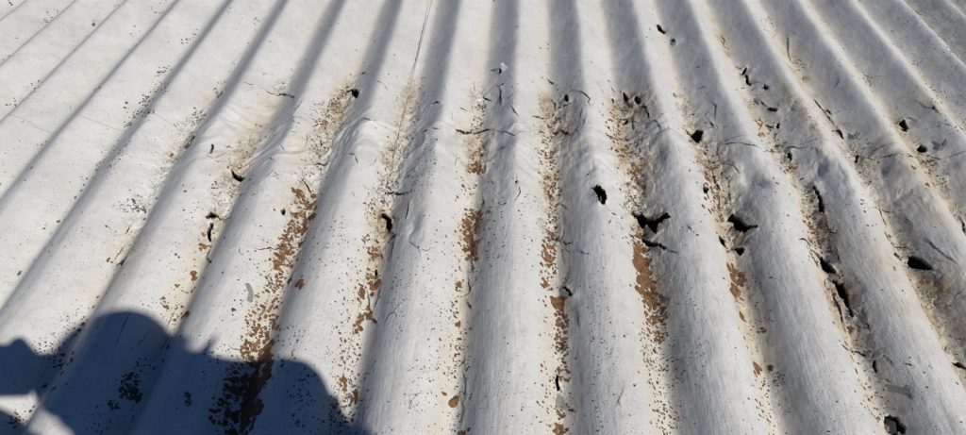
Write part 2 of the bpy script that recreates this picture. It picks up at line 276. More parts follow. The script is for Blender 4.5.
def to_roof(pts):
    p = np.array(pts, float)
    X, Y = unproj(p[:, 0], p[:, 1], AMP)
    return np.stack([X, Y], -1)
def px_scale(x, y):
    """metres across the corrugations per photo pixel at that spot"""
    a = unproj([x - 2, x + 2], [y, y], AMP)
    return abs(a[0][1] - a[0][0]) / 4
holes = []
for h in HOLES:
    q = to_roof(h)
    holes.append(q)
cracks = []
for pts, w in CRACKS:
    if w < 0.1: continue
    q = to_roof(pts); c = np.mean(pts, 0)
    cracks.append((q, w * .8 * min(px_scale(*c), .0024)))
# small random cracks in the band where the coating has broken up
def band_y(py): return float(unproj(CX, py)[1][0])
YC0, YC1 = band_y(250), band_y(90)
Y_SEAM = band_y(131)
r2 = np.random.default_rng(3)
for i in range(640):
    if r2.random() < .72:
        px, py = r2.uniform(235, 960), r2.normal(140, 42)
    else:
        px, py = r2.uniform(220, 960), r2.uniform(90, 400)
    if py < 66 or py > 420: continue
    x, y = [v[0] for v in unproj(px, py, AMP)]
    fr = phase(np.array([x]), np.array([y]))[0] % 1.0
    keep = math.exp(-((fr - .72) / .2) ** 2) + .16
    if r2.random() > keep: continue
    a = r2.uniform(0, 2 * math.pi); L = r2.uniform(.006, .03) ; n = r2.integers(3, 6)
    q = [(x, y)]
    for k in range(n):
        a += r2.normal(0, .6); q.append((q[-1][0] + math.cos(a) * L / n, q[-1][1] + math.sin(a) * L / n * 1.3))
    cracks.append((np.array(q), r2.uniform(.0003, .0010)))
    if r2.random() < .35:
        k = r2.integers(1, n); a2 = a + r2.choice([-1, 1]) * r2.uniform(.8, 1.5)
        b = q[k]; c = (b[0] + math.cos(a2) * L * .35, b[1] + math.sin(a2) * L * .5)
        cracks.append((np.array([b, ((b[0] + c[0]) / 2 + r2.normal(0, .001), (b[1] + c[1]) / 2), c]), r2.uniform(.0005, .001)))

def dist_poly(X, Y, q, closed):
    """distance to polyline, sign of side of nearest segment, inside flag"""
    n = len(q); d = np.full(X.shape, 9.0); side = np.ones(X.shape); ins = np.zeros(X.shape, bool)
    for i in range(n if closed else n - 1):
        a = q[i]; b = q[(i + 1) % n]; e = b - a; L = e @ e + 1e-12
        px, py = X - a[0], Y - a[1]
        t = np.clip((px * e[0] + py * e[1]) / L, 0, 1)
        dd = np.hypot(px - t * e[0], py - t * e[1])
        nr = dd < d
        side = np.where(nr, np.sign(e[0] * py - e[1] * px), side); d = np.where(nr, dd, d)
        if closed:
            c = ((a[1] > Y) != (b[1] > Y)) & (X < (b[0] - a[0]) * (Y - a[1]) / (b[1] - a[1] + 1e-12) + a[0])
            ins ^= c
    return d, side, ins

# ------------------------------------------------------------------ surface fields
def fields(X, Y, detail=True):
    """height, hole distance, stain, dirt, comb on a grid of roof coordinates"""
    ph = phase(X + .0025 * vnoise(X * 3, Y * 4, 5), Y)
    lapb = np.exp(-((Y - (Y_SEAM - .05)) / .10) ** 2) * sstep(-.95, -.55, X)      # the lap where the sheets have sagged and buckled
    ph = ph + lapb * .05 * vnoise(ph * .8, Y * 9, 7)
    amp = AMP * (1 + .05 * vnoise(ph * .7, Y * 1.5, 6)) * np.interp(X, [-1.4, -.6, .2, .7], [.88, 1, 1, 1.0]) * (1 - lapb * (.16 + .16 * vnoise(ph * .9, Y * 6, 8)))
    fr = ph % 1.0
    z = base_z(X, Y, 0.0) + amp * wave(ph, Y)
    z += .0024 * fbm(X * 9, Y * 7, 10) + (.0008 + .0006 * sstep(-.3, .5, X)) * fbm(X * 45, Y * 22, 14)
    rdg = 1 - np.abs(fbm(X * 16 + 2 * vnoise(X * 7, Y * 7, 11), Y * 13, 12, 3)) * 2.2
    z += lapb * (1 - .4 * sstep(.2, .5, X)) * (.0042 * rdg + .0030 * fbm(X * 34, Y * 20, 13))
    hole = np.full(X.shape, .05)
    valley = np.exp(-((fr - .69) / .17) ** 2)
    low = .22 * sstep(.22, .45, X)
    band = sstep(YC0 - .12 - low, YC0 + .1 - low, Y) * (1 - sstep(YC1 - .02, YC1 + .12, Y)) * sstep(-.85, -.5, X)
    nz = .5 + .5 * fbm(X * 12, Y * 8, 20)
    zone = valley * band * sstep(.25, .6, nz)
    stain = valley * (.30 + .45 * band) * (.35 + .65 * sstep(-.75, -.35, X)) * sstep(.2, .75, .5 + .5 * fbm(X * 14, Y * 6, 30, 4)) * 1.1
    stain += .05 * sstep(.4, .8, .5 + .5 * fbm(X * 5, Y * 4, 35))
    dirt = np.zeros(X.shape)
    comb = (sstep(-.9, .3, X) * .7 + .3) * (1 - .55 * sstep(.75, 1.1, Y))
    if detail:
        for i, (q) in enumerate(STAINS):
            c = to_roof([(q[0], q[1])])[0]; s = px_scale(q[0], q[1])
            cy = to_roof([(q[0], q[1] - 3), (q[0], q[1] + 3)]); sy = abs(cy[0][1] - cy[1][1]) / 6
            rx, ry = q[2] * s, q[3] * min(sy, s * 2.2)
            w = (np.abs(X - c[0]) < 3 * rx) & (np.abs(Y - c[1]) < 3 * ry)
            if not w.any(): continue
            dd = ((X[w] - c[0]) / rx) ** 2 + ((Y[w] - c[1]) / ry) ** 2
            stain[w] = np.maximum(stain[w], q[4] * np.exp(-dd * .8) * (.75 + .5 * fbm(X[w] * 40, Y[w] * 30, 50)))
            if q[4] >= .8: zone[w] = np.maximum(zone[w], .8 * np.exp(-dd) * band[w])
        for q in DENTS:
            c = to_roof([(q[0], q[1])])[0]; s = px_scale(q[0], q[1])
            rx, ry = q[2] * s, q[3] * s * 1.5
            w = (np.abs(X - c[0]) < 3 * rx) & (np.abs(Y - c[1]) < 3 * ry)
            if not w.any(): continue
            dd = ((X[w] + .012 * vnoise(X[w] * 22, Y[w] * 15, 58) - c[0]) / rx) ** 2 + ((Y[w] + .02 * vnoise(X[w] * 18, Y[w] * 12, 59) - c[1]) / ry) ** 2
            if q[4] > .006: dirt[w] = np.maximum(dirt[w], .42 * np.exp(-dd * 2.0))  # deeper dents darkened in colour: part dirt, part painted shade
            z[w] -= (1.3 if q[0] == 760 else .6) * q[4] * np.exp(-dd * 1.0) * (1 + .5 * fbm(X[w] * 26, Y[w] * 18, 55)) - .0035 * np.exp(-dd * .7) * np.abs(fbm(X[w] * 42, Y[w] * 30, 57, 3))
        # plates of broken coating, each a little tilted, with sunken joints
        wx = X + .004 * vnoise(X * 90, Y * 90, 60); wy = Y + .006 * vnoise(X * 70, Y * 70, 61)
        f1, f2, cr, dx, dy = voronoi(wx / .017, wy / .026, 1)
        edge = np.exp(-((f2 - f1) / .10) ** 2)
        zr_ = zone * (1 - .55 * sstep(.3, .6, X)); z += zr_ * ((cr - .4) * .0036 + (dx * (cr - .5) - dy * (((cr * 7) % 1) - .5)) * .006 - edge * .0022)
        f1, f2, cr, dx, dy = voronoi(wx / .0062, wy / .009, 2)
        z += np.clip(zone * 1.2, 0, 1) * ((cr - .5) * .0011)
        z += zr_ * .0035 * fbm(X * 60, Y * 45, 70)
        # cracks: one lip stands proud, the line itself sinks
        for q, w_ in cracks:
            lo, hi = q.min(0) - .014, q.max(0) + .014
            w = (X > lo[0]) & (X < hi[0]) & (Y > lo[1]) & (Y < hi[1])
            if not w.any(): continue
            d, sd, _ = dist_poly(X[w], Y[w], q, False)
            L = np.linalg.norm(q[-1] - q[0])
            k = min(1, w_ / .002)
            z[w] += .0025 * k * np.exp(-d / .0045) * (sd > 0) + .0004 * k * np.exp(-d / .004) - .0016 * k * np.exp(-(d / .0012) ** 2)
        for i, q in enumerate(holes):
            lo, hi = q.min(0) - .03, q.max(0) + .03
            w = (X > lo[0]) & (X < hi[0]) & (Y > lo[1]) & (Y < hi[1])
            if not w.any(): continue
            xx = X[w] + .0022 * fbm(X[w] * 190, Y[w] * 160, 80); yy = Y[w] + .0028 * fbm(X[w] * 180, Y[w] * 150, 84)
            d, _, ins = dist_poly(xx, yy, q, True)
            d = np.where(ins, -d, d) - .0003
            lift = np.clip(.4 + .9 * vnoise(X[w] * 70, Y[w] * 50, 82), -.5, 1.2)
            size = min(1.0, (hi - lo - .06).max() / .02)
            z[w] += (.0050 * lift * size) * np.exp(-np.clip(d, 0, 1) / .007)
            hole[w] = np.minimum(hole[w], d)
        # fine brush relief along the corrugations
        z += comb * .00020 * vnoise(X * 420 + 3 * vnoise(X * 8, Y * 8, 90), Y * 50, 91) + comb * .00028 * fbm(X * 170, Y * 60, 93, 3)
    return z, hole, np.clip(stain, 0, 1), dirt, comb, np.clip(zone, 0, 1)

# ------------------------------------------------------------------ materials
def new_mat(name):
    mt = bpy.data.materials.new(name); mt.use_nodes = True
    return mt, mt.node_tree.nodes, mt.node_tree.links, mt.node_tree.nodes['Principled BSDF']
def simple_mat(name, col, rough=.8, var=.3, scale=60, bump=.0):
    mt, N, L, P = new_mat(name)
    tc = N.new('ShaderNodeTexCoord'); nz = N.new('ShaderNodeTexNoise'); nz.inputs['Scale'].default_value = scale; nz.inputs['Detail'].default_value = 4
    L.new(tc.outputs['Object'], nz.inputs['Vector'])
    rp = N.new('ShaderNodeValToRGB')
    rp.color_ramp.elements[0].position = .3; rp.color_ramp.elements[1].position = .7
    rp.color_ramp.elements[0].color = (*[c * (1 - var) for c in col], 1); rp.color_ramp.elements[1].color = (*[min(1, c * (1 + var)) for c in col], 1)
    L.new(nz.outputs['Fac'], rp.inputs['Fac']); L.new(rp.outputs['Color'], P.inputs['Base Color'])
    P.inputs['Roughness'].default_value = rough
    if bump:
        b = N.new('ShaderNodeBump'); b.inputs['Distance'].default_value = bump; b.inputs['Strength'].default_value = .8
        L.new(nz.outputs['Fac'], b.inputs['Height']); L.new(b.outputs['Normal'], P.inputs['Normal'])
    return mt

def paint_material():
    mt, N, L, P = new_mat('old_white_roof_paint')
    def nd(t, **k):
        n = N.new(t)
        for a, b in k.items():
            if a in n.inputs: n.inputs[a].default_value = b
            else: setattr(n, a, b)
        return n
    def math_(op, a, b=None, clamp=False):
        n = N.new('ShaderNodeMath'); n.operation = op; n.use_clamp = clamp
        for i, v in enumerate((a, b)):
            if v is None: continue
            if hasattr(v, 'is_output'): L.new(v, n.inputs[i])
            else: n.inputs[i].default_value = v
        return n.outputs[0]
    def mix(f, a, b):
        n = N.new('ShaderNodeMix'); n.data_type = 'RGBA'
        for s, v in ((n.inputs[0], f), (n.inputs[6], a), (n.inputs[7], b)):
            if hasattr(v, 'is_output'): L.new(v, s)
            elif isinstance(v, tuple): s.default_value = (*v, 1)
            else: s.default_value = v
        return n.outputs[2]
    def ramp(v, a, b):
        n = N.new('ShaderNodeMapRange'); n.inputs['From Min'].default_value = a; n.inputs['From Max'].default_value = b; n.interpolation_type = 'SMOOTHSTEP'
        L.new(v, n.inputs['Value']); return n.outputs[0]
    tc = nd('ShaderNodeTexCoord')
    def noise(scale, stretch=(1, 1, 1), detail=4, rough=.6):
        mp = nd('ShaderNodeMapping'); mp.inputs['Scale'].default_value = stretch
        L.new(tc.outputs['Object'], mp.inputs['Vector'])
        n = nd('ShaderNodeTexNoise', Scale=scale, Detail=detail, Roughness=rough)
        L.new(mp.outputs[0], n.inputs['Vector']); return n.outputs['Fac']
    A = {}
    for k in ('stain', 'dirt', 'comb', 'zone'):
        n = nd('ShaderNodeAttribute', attribute_name=k); A[k] = n.outputs['Fac']
    big = noise(7, detail=5); mid = noise(45, detail=5); fine = noise(330, detail=4, rough=.7)
    streak = noise(270, (1, .11, 1), 5, .72); streak2 = noise(85, (1, .16, 1), 4, .65)
    col = mix(ramp(big, .35, .7), (.572, .572, .560), (.495, .496, .488))
    col = mix(math_('MULTIPLY', ramp(mid, .45, .75), .35), col, (.39, .387, .378))
    # worn brush marks where grime sits in the furrows
    sm = math_('MULTIPLY', ramp(streak, .52, .70), A['comb']); sm = math_('MULTIPLY', sm, ramp(streak2, .42, .62))
    col = mix(math_('MULTIPLY', sm, .42), col, (.23, .228, .225))
    # tan stain
    st = math_('MULTIPLY', A['stain'], math_('ADD', math_('MULTIPLY', mid, .9), .55), True)
    tanc = mix(ramp(noise(120, detail=4), .35, .68), (.44, .36, .25), (.27, .19, .115))
    tanc = mix(ramp(noise(28, (1, .5, 1), 3), .45, .7), tanc, (.50, .44, .34))
    cream = ramp(st, .03, .35)
    col = mix(math_('MULTIPLY', cream, .8), col, (.53, .505, .445))
    col = mix(ramp(st, .25, 1.0), col, tanc)
    rust = math_('MULTIPLY', ramp(A['stain'], .45, .95), ramp(noise(75, detail=6, rough=.7), .56, .72))
    col = mix(math_('MULTIPLY', rust, .55), col, (.20, .105, .045))
    # crazed joints of the broken coating
    wv = nd('ShaderNodeMix', data_type='RGBA'); wv.inputs[0].default_value = .012
    nn = nd('ShaderNodeTexNoise', Scale=60.0, Detail=3.0); L.new(tc.outputs['Object'], nn.inputs['Vector'])
    L.new(tc.outputs['Object'], wv.inputs[6]); L.new(nn.outputs['Color'], wv.inputs[7])
    cz = None
    for sc, wd in ((62.0, .05), (170.0, .07)):
        v = nd('ShaderNodeTexVoronoi', feature='DISTANCE_TO_EDGE', Scale=sc, Randomness=1.0); L.new(wv.outputs[2], v.inputs['Vector'])
        e = ramp(v.outputs['Distance'], wd, wd * .25)
        cz = e if cz is None else math_('MAXIMUM', cz, math_('MULTIPLY', e, .6))
    craze = math_('MULTIPLY', math_('MULTIPLY', cz, ramp(A['zone'], .25, .8)), ramp(noise(40, detail=3), .42, .58))
    col = mix(math_('MULTIPLY', craze, .8), col, (.08, .055, .035))
    # dirty sheets, and the dents' painted shade
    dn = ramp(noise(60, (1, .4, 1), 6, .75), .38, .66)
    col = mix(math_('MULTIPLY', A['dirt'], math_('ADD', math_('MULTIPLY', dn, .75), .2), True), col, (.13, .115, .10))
    # tiny pits
    vo = nd('ShaderNodeTexVoronoi', Scale=230.0, Randomness=1.0); L.new(tc.outputs['Object'], vo.inputs['Vector'])
    sp = math_('MULTIPLY', ramp(vo.outputs['Distance'], .26, .10), ramp(noise(33, detail=3), .42, .62))
    col = mix(math_('MULTIPLY', sp, .55), col, (.12, .11, .10))
    L.new(col, P.inputs['Base Color'])
    rg = nd('ShaderNodeMapRange'); rg.inputs['To Min'].default_value = .36; rg.inputs['To Max'].default_value = .7
    L.new(fine, rg.inputs['Value']); L.new(rg.outputs[0], P.inputs['Roughness'])
    P.inputs['Specular IOR Level'].default_value = .45
    h = math_('MULTIPLY', fine, .5)
    h = math_('ADD', h, math_('MULTIPLY', math_('MULTIPLY', streak, A['comb']), 1.2))
    h = math_('ADD', h, math_('MULTIPLY', mid, .5))
    h = math_('ADD', h, math_('MULTIPLY', noise(130, detail=5, rough=.65), 1.1))
    h = math_('SUBTRACT', h, math_('MULTIPLY', sp, .8))
    h = math_('SUBTRACT', h, math_('MULTIPLY', craze, 1.5))
    b = nd('ShaderNodeBump', Strength=.6, Distance=.0013); L.new(h, b.inputs['Height'])
    L.new(b.outputs['Normal'], P.inputs['Normal'])
    return mt
M_PAINT = paint_material()
M_EDGE = simple_mat('broken_fibre_cement_edge', (.10, .075, .05), .95, .5, 300)
M_BROWN = simple_mat('brown_lichen_crust', (.140, .073, .030), .95, .6, 130, .002)
M_GREY = simple_mat('dark_grey_lichen_speck', (.080, .068, .054), .95, .45, 150)
M_CRACK = simple_mat('painted_crack_gap', (.018, .014, .011), 1.0, .4, 300)  # near-black strip colour stands in for the shade inside open cracks
M_FLAKE = simple_mat('bare_grey_fibre_cement', (.23, .225, .21), .9, .25, 260, .001)
M_DARK = simple_mat('dusty_concrete_floor', (.10, .09, .08), .95, .2, 4)
M_WALL = simple_mat('cement_render', (.38, .35, .30), .9, .15, 6)
M_WOOD = simple_mat('old_purlin_timber', (.12, .08, .05), .85, .3, 20)

# ------------------------------------------------------------------ ground, shed
def mesh_obj(name, verts, faces, mat, parent=None, smooth=False):
    me = bpy.data.meshes.new(name); me.from_pydata([tuple(map(float, v)) for v in verts], [], [tuple(map(int, f)) for f in faces])
    me.materials.append(mat)
    if smooth: me.polygons.foreach_set('use_smooth', [True] * len(me.polygons))
    o = bpy.data.objects.new(name, me); COL.objects.link(o)
    if parent: o.parent = parent
    return o
def box(name, lo, hi, mat, parent=None):
    (a, b, c), (d, e, f) = lo, hi
    v = [(a, b, c), (d, b, c), (d, e, c), (a, e, c), (a, b, f), (d, b, f), (d, e, f), (a, e, f)]
    return mesh_obj(name, v, [(0, 3, 2, 1), (4, 5, 6, 7), (0, 1, 5, 4), (1, 2, 6, 5), (2, 3, 7, 6), (3, 0, 4, 7)], mat, parent)
RX0, RX1, RY0, RY1 = -2.35, 2.3, -1.35, 3.2
GZ = -2.75
g = mesh_obj('ground', [(-60, -60, GZ), (60, -60, GZ), (60, 60, GZ), (-60, 60, GZ)], [(0, 1, 2, 3)], simple_mat('dry_ground', (.26, .21, .15), .95, .25, .8))
tag(g, kind='structure')
shed = bpy.data.objects.new('shed', None); COL.objects.link(shed); shed.location = (0, 0, 0)
tag(shed, 'rendered shed walls that carry the corrugated white roof', 'shed')
zt = -.36
for lo, hi in (((-2.1, -1.2, GZ), (-1.98, 3.0, zt)), ((1.98, -1.2, GZ), (2.1, 3.0, zt)), ((-1.98, -1.2, GZ), (1.98, -1.08, zt)), ((-1.98, 2.88, GZ), (1.98, 3.0, zt))):
    box('wall', lo, hi, M_WALL, shed)
box('floor_slab', (-1.98, -1.08, GZ + .004), (1.98, 2.88, GZ + .1), M_DARK, shed)

# ------------------------------------------------------------------ the roof sheets
roof = bpy.data.objects.new('corrugated_roof', None); COL.objects.link(roof)
tag(roof, 'white painted corrugated roof with cracks, holes and brown lichen along its valleys', 'roof', kind='thing')
for y in (-.9, .05, 1.05, 2.0, 2.8):
    zc = float(base_z(np.array([0.]), np.array([y]), 0)[0]) - .045
    box('purlin', (-2.2, y - .03, zc - .16 - .0), (2.2, y + .03, zc - .07), M_WOOD, roof)

def sheet_edge(k, Y):    # X of a side lap given in corrugations
    return (k - .1435) * PITCH
def axis(segs):
    out = [segs[0][0]]
    for a, b, st in segs:
        n = max(1, int(round((b - a) / st)))
        out += list(np.linspace(a, b, n + 1)[1:])
    return np.array(out)
SHEETS = []
K = (-7.05, -1.35, 7.34)
def make_sheet(kx0, kx1, far, zoff, label, dirty=0.0, grey=0.0):
    x0 = RX0 if kx0 is None else sheet_edge(kx0, 0)
    x1 = RX1 if kx1 is None else sheet_edge(kx1, 0)
    if kx0 is not None and zoff < -.0079: x0 -= .05     # the lower sheet runs on under the upper one
    if kx1 is not None and zoff < 0 and zoff > -.0079 and kx1 != K[2]: x1 += .05
    fx0, fx1 = (-1.5, 1.42) if far else (-1.02, 1.0)
    st = .0019 if far else .00135
    segs = []
    if x0 < fx0: segs.append((x0, min(fx0, x1), .009))
    if x1 > fx0 and x0 < fx1: segs.append((max(x0, fx0), min(x1, fx1), st))
    if x1 > fx1: segs.append((max(fx1, x0), x1, .009))
    xs = axis(segs)
    if far: ys = axis([(Y_SEAM - .05, Y_SEAM - .005, .01), (Y_SEAM - .005, Y_SEAM + .15, .0025), (Y_SEAM + .15, 1.45, .0036), (1.45, 2.0, .006), (2.0, RY1, .04)])
    else: ys = axis([(RY0, .30, .03), (.30, .6, .00165), (.6, Y_SEAM - .13, .0021), (Y_SEAM - .13, Y_SEAM, .0023)])
    X, Y = np.meshgrid(xs, ys, indexing='ij')
    if not far:
        Y = Y + (.004 * vnoise(X * 14, X * 0 + 3, 120) + .0015 * vnoise(X * 80, X * 0, 121)) * sstep(Y_SEAM - .03, Y_SEAM, Y)
    z, hole, stain, dirt, comb, zone = fields(X, Y)
    z = z + zoff - (.0012 if far else 0)
    # side edge slightly turned, grime gathered there
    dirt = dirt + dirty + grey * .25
    # move vertices next to a hole onto its rim, cut the rest out
    gx = np.gradient(hole, axis=0) / np.gradient(X, axis=0); gy = np.gradient(hole, axis=1) / np.gradient(Y, axis=1)
    gl = gx * gx + gy * gy + 1e-6
    near = (np.abs(hole) < st * .75)
    X = np.where(near, X - hole * gx / gl, X); Y = np.where(near, Y - hole * gy / gl, Y)
    hs = np.where(near, 0, hole)
    fc = (hs[:-1, :-1] + hs[1:, :-1] + hs[:-1, 1:] + hs[1:, 1:])
    keep = fc > -1e-9 - 0
    nx, ny = X.shape
    co = np.stack([X, Y, z], -1).reshape(-1, 3)
    idx = np.arange(nx * ny).reshape(nx, ny)
    quads = np.stack([idx[:-1, :-1], idx[1:, :-1], idx[1:, 1:], idx[:-1, 1:]], -1)[keep]
    # thickness shown at rims and borders
    P = np.zeros((nx + 1, ny + 1), bool); P[1:-1, 1:-1] = keep
    sk = []
    a = P[1:-1, 1:-1]
    for sh, va, vb in (((0, 1), idx[:-1, :-1], idx[:-1, 1:]),):
        pass
    left = a & ~P[:-2, 1:-1]; right = a & ~P[2:, 1:-1]; down = a & ~P[1:-1, :-2]; up = a & ~P[1:-1, 2:]
    sk.append(np.stack([idx[:-1, :-1][left], idx[:-1, 1:][left]], -1)); sk.append(np.stack([idx[1:, 1:][right], idx[1:, :-1][right]], -1))
    sk.append(np.stack([idx[1:, :-1][down], idx[:-1, :-1][down]], -1)); sk.append(np.stack([idx[:-1, 1:][up], idx[1:, 1:][up]], -1))
    E = np.concatenate(sk)
    base = len(co)
    uq, inv = np.unique(E.reshape(-1), return_inverse=True); inv = inv.reshape(-1, 2)
    low = co[uq] - np.array([0, 0, .0052])
    co = np.concatenate([co, low])
    sq = np.stack([E[:, 0], E[:, 1], inv[:, 1] + base, inv[:, 0] + base], -1)
    allq = np.concatenate([quads, sq])
    used = np.zeros(len(co), bool); used[allq.reshape(-1)] = True
    remap = np.cumsum(used) - 1
    allq = remap[allq]; co = co[used]
    me = bpy.data.meshes.new('roof_sheet')
    me.vertices.add(len(co)); me.vertices.foreach_set('co', co.reshape(-1).astype(np.float32))
    nf = len(allq)
    me.loops.add(nf * 4); me.loops.foreach_set('vertex_index', allq.reshape(-1).astype(np.int32))
    me.polygons.add(nf); me.polygons.foreach_set('loop_start', (np.arange(nf) * 4).astype(np.int32))
    me.materials.append(M_PAINT); me.materials.append(M_EDGE)
    mi = np.zeros(nf, np.int32)
    ii = (E[:, 0] // ny); jj = (E[:, 0] % ny)
    mi[len(quads):] = ((ii > 1) & (ii < nx - 2) & (jj > 1) & (jj < ny - 2)).astype(np.int32)   # sheet ends are painted, broken rims are not
    me.polygons.foreach_set('material_index', mi)
    sm = np.ones(nf, bool); sm[len(quads):] = False
    me.polygons.foreach_set('use_smooth', sm)
    me.update(calc_edges=True)
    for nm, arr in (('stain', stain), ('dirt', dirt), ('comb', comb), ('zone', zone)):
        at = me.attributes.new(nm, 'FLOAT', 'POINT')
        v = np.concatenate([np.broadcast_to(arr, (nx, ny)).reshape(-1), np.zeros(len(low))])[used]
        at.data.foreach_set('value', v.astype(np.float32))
    o = bpy.data.objects.new('roof_sheet', me); COL.objects.link(o); o.parent = roof
    o['label'] = label
    SHEETS.append(dict(o=o, xs=xs, ys=ys, z=z, hole=hole, x0=x0 if kx0 is None else sheet_edge(kx0, 0), x1=x1 if kx1 is None else sheet_edge(kx1, 0), far=far, items={}))
    return o
make_sheet(K[1], K[2], False, 0.0, 'widest near sheet, most cracked and holed, brown lichen down its valleys')
make_sheet(K[0], K[1], False, -.0007, 'near sheet under the dark shadow of the photographer')
make_sheet(None, K[0], False, -.005, 'near sheet at the left edge, almost clean grey white')
make_sheet(K[2], None, False, -.008, 'near sheet beyond the side lap at the right', dirty=.5)
make_sheet(K[1], K[2], True, 0.0, 'far sheet with broad grey flanks above the cracked lap')
make_sheet(K[0], K[1], True, -.0009, 'far sheet left of the long hairline crack', grey=.3)
make_sheet(None, K[0], True, -.005, 'far sheet in the upper left corner, clean pale grey', grey=.5)
make_sheet(K[2], None, True, -.008, 'dirtiest speckled sheet in the upper right corner', dirty=.45)

def sheet_at(x, y):
    for s in SHEETS:
        if (y > Y_SEAM) == s['far'] and s['x0'] <= x < s['x1']: return s
    return None
def sample(s, x, y, key='z'):
    xs, ys, A = s['xs'], s['ys'], s[key]
    x = np.clip(x, xs[0], xs[-1] - 1e-6); y = np.clip(y, ys[0], ys[-1] - 1e-6)
    i = np.clip(np.searchsorted(xs, x) - 1, 0, len(xs) - 2); j = np.clip(np.searchsorted(ys, y) - 1, 0, len(ys) - 2)
    u = (x - xs[i]) / (xs[i + 1] - xs[i]); v = (y - ys[j]) / (ys[j + 1] - ys[j])
    return (A[i, j] * (1 - u) + A[i + 1, j] * u) * (1 - v) + (A[i, j + 1] * (1 - u) + A[i + 1, j + 1] * u) * v

# ------------------------------------------------------------------ lichen, specks, cracks: little shapes lying on the sheets, crack gaps painted dark
bags = {}
def bag(s, kind):
    return bags.setdefault((id(s), kind), dict(s=s, kind=kind, v=[], f=[], n=0))
def blob(x, y, r, kind, nseg=9, asp=1.15, lift=.0006):
    s = sheet_at(x, y)
    if s is None: return
    if sample(s, x, y, 'hole') < r * .5: return
    b = bag(s, kind)
    a = np.arange(nseg) * 2 * np.pi / nseg + rng.uniform(0, 6)
    j_ = .14 + .14 * min(1, r / .005)
    rr = r * (1 + .5 * j_ * (rng.uniform(-1, 1, nseg) + np.sin(a * rng.integers(2, 4) + rng.uniform(0, 6)) * 1.2))
    px = x + rr * np.cos(a); py = y + rr * np.sin(a) * asp
    qx = x + .72 * rr * np.cos(a); qy = y + .72 * rr * np.sin(a) * asp
    up = lift * rng.uniform(.7, 1.3)
    z0 = sample(s, px, py) - .0003 ; z1 = sample(s, qx, qy) + up + min(.0012, r * .12)
    zc = sample(s, np.array([x]), np.array([y])) + up + min(.0014, r * .14)
    b['v'] += [np.stack([px, py, z0], -1), np.stack([qx, qy, z1], -1), np.array([[x, y, zc[0]]])]
    o = b['n']; n = nseg
    for k in range(n):
        k2 = (k + 1) % n
        b['f'].append((o + k, o + k2, o + n + k2, o + n + k)); b['f'].append((o + n + k, o + n + k2, o + 2 * n))
    b['n'] += 2 * n + 1
def fleck(x, y, r, kind):
    s = sheet_at(x, y)
    if s is None: return
    if sample(s, x, y, 'hole') < r: return
    b = bag(s, kind); n = 6
    a = np.arange(n) * 2 * np.pi / n + rng.uniform(0, 6)
    rr = r * (1 + rng.uniform(-.35, .35, n)); px = x + rr * np.cos(a); py = y + rr * np.sin(a) * 1.1
    z = sample(s, px, py) + rng.uniform(.0003, .0007)
    b['v'].append(np.stack([px, py, z], -1)); o = b['n']; b['f'].append(tuple(range(o, o + n))); b['n'] += n
for cx, cy, rx, ry, n, r0, r1, kd in CLUSTERS:
    n = int(n * (1.45 if kd == 0 else 1.5))
    for _ in range(n):
        a = rng.uniform(0, 2 * math.pi); q = math.sqrt(rng.uniform(0, 1))
        if n > 6: q *= rng.choice([1, 1, 1.25])
        # clusters lie along the corrugation: shear with the local direction towards the vanishing point
        dy = ry * q * math.sin(a); dx = rx * q * math.cos(a)
        lean = (cx - 536) / (cy + 480)
        px, py = cx + dx + lean * dy * (1 if ry > 8 else 0) * .6, cy + dy
        x, y = [v[0] for v in unproj(px, py, AMP)]
        sc = min(px_scale(px, py), .0028)
        r = (.86 if kd == 0 else .66) * (r0 + (r1 - r0) * rng.random() ** 1.9) * sc
        if r > .0016: blob(x, y, r, 'brown' if kd == 0 else 'grey', nseg=13 if r > .003 else 9)
        else: fleck(x, y, r, 'grey' if (kd == 1 or rng.random() < .3) else 'brown')
# loose scatter: denser in the valleys and on the left side
for k_ in range(-11, -3):
    for _ in range(26):
        yy = rng.uniform(.75, 2.0); xx = (k_ - .30 - .1435 + rng.normal(0, .06)) * PITCH
        if rng.random() < .45 + .4 * math.sin(yy * 7 + k_ * 2.1): continue
        for _ in range(rng.integers(2, 7)):
            fleck(xx + rng.normal(0, .005), yy + rng.normal(0, .012), rng.uniform(.0010, .0026), 'grey')
for _ in range(6000):
    px, py = rng.uniform(190, 900), rng.uniform(120, 436)
    x, y = [v[0] for v in unproj(px, py, AMP)]
    fr = float(phase(np.array([x]), np.array([y]))[0]) % 1
    if rng.random() > math.exp(-((fr - .655) / .135) ** 2): continue
    if rng.random() > float(sstep(.35, .62, .5 + .5 * fbm(np.array([x * 11]), np.array([y * 9]), 140)[0])): continue
    r = rng.uniform(.5, 1.0 + 1.3 * rng.random() ** 3) * min(px_scale(px, py), .0028)
    blob(x, y, r, 'brown' if rng.random() < .85 else 'grey', nseg=8)
N_S = 14000
for _ in range(N_S):
    px, py = rng.uniform(-10, 976), rng.uniform(-6, 440)
    x, y = [v[0] for v in unproj(px, py, AMP)]
    fr = float(phase(np.array([x]), np.array([y]))[0]) % 1
    dens = .13 + .75 * math.exp(-((fr - .72) / .13) ** 2) * (.35 + .65 * float(sstep(40, 150, py)))
    dens *= .25 + 1.2 * float(sstep(.35, .75, .5 + .5 * fbm(np.array([x * 9]), np.array([y * 7]), 130)[0]))
    if px < 230 and py < 130: dens *= .35
    if rng.random() > dens: continue
    sc = min(px_scale(px, py), .0028)
    r = (.38 + .75 * rng.random() ** 3.2) * sc
    if rng.random() < .05: r *= 1.7
    fleck(x, y, r, 'brown' if (rng.random() < .3 and .55 < fr < .9) else 'grey')

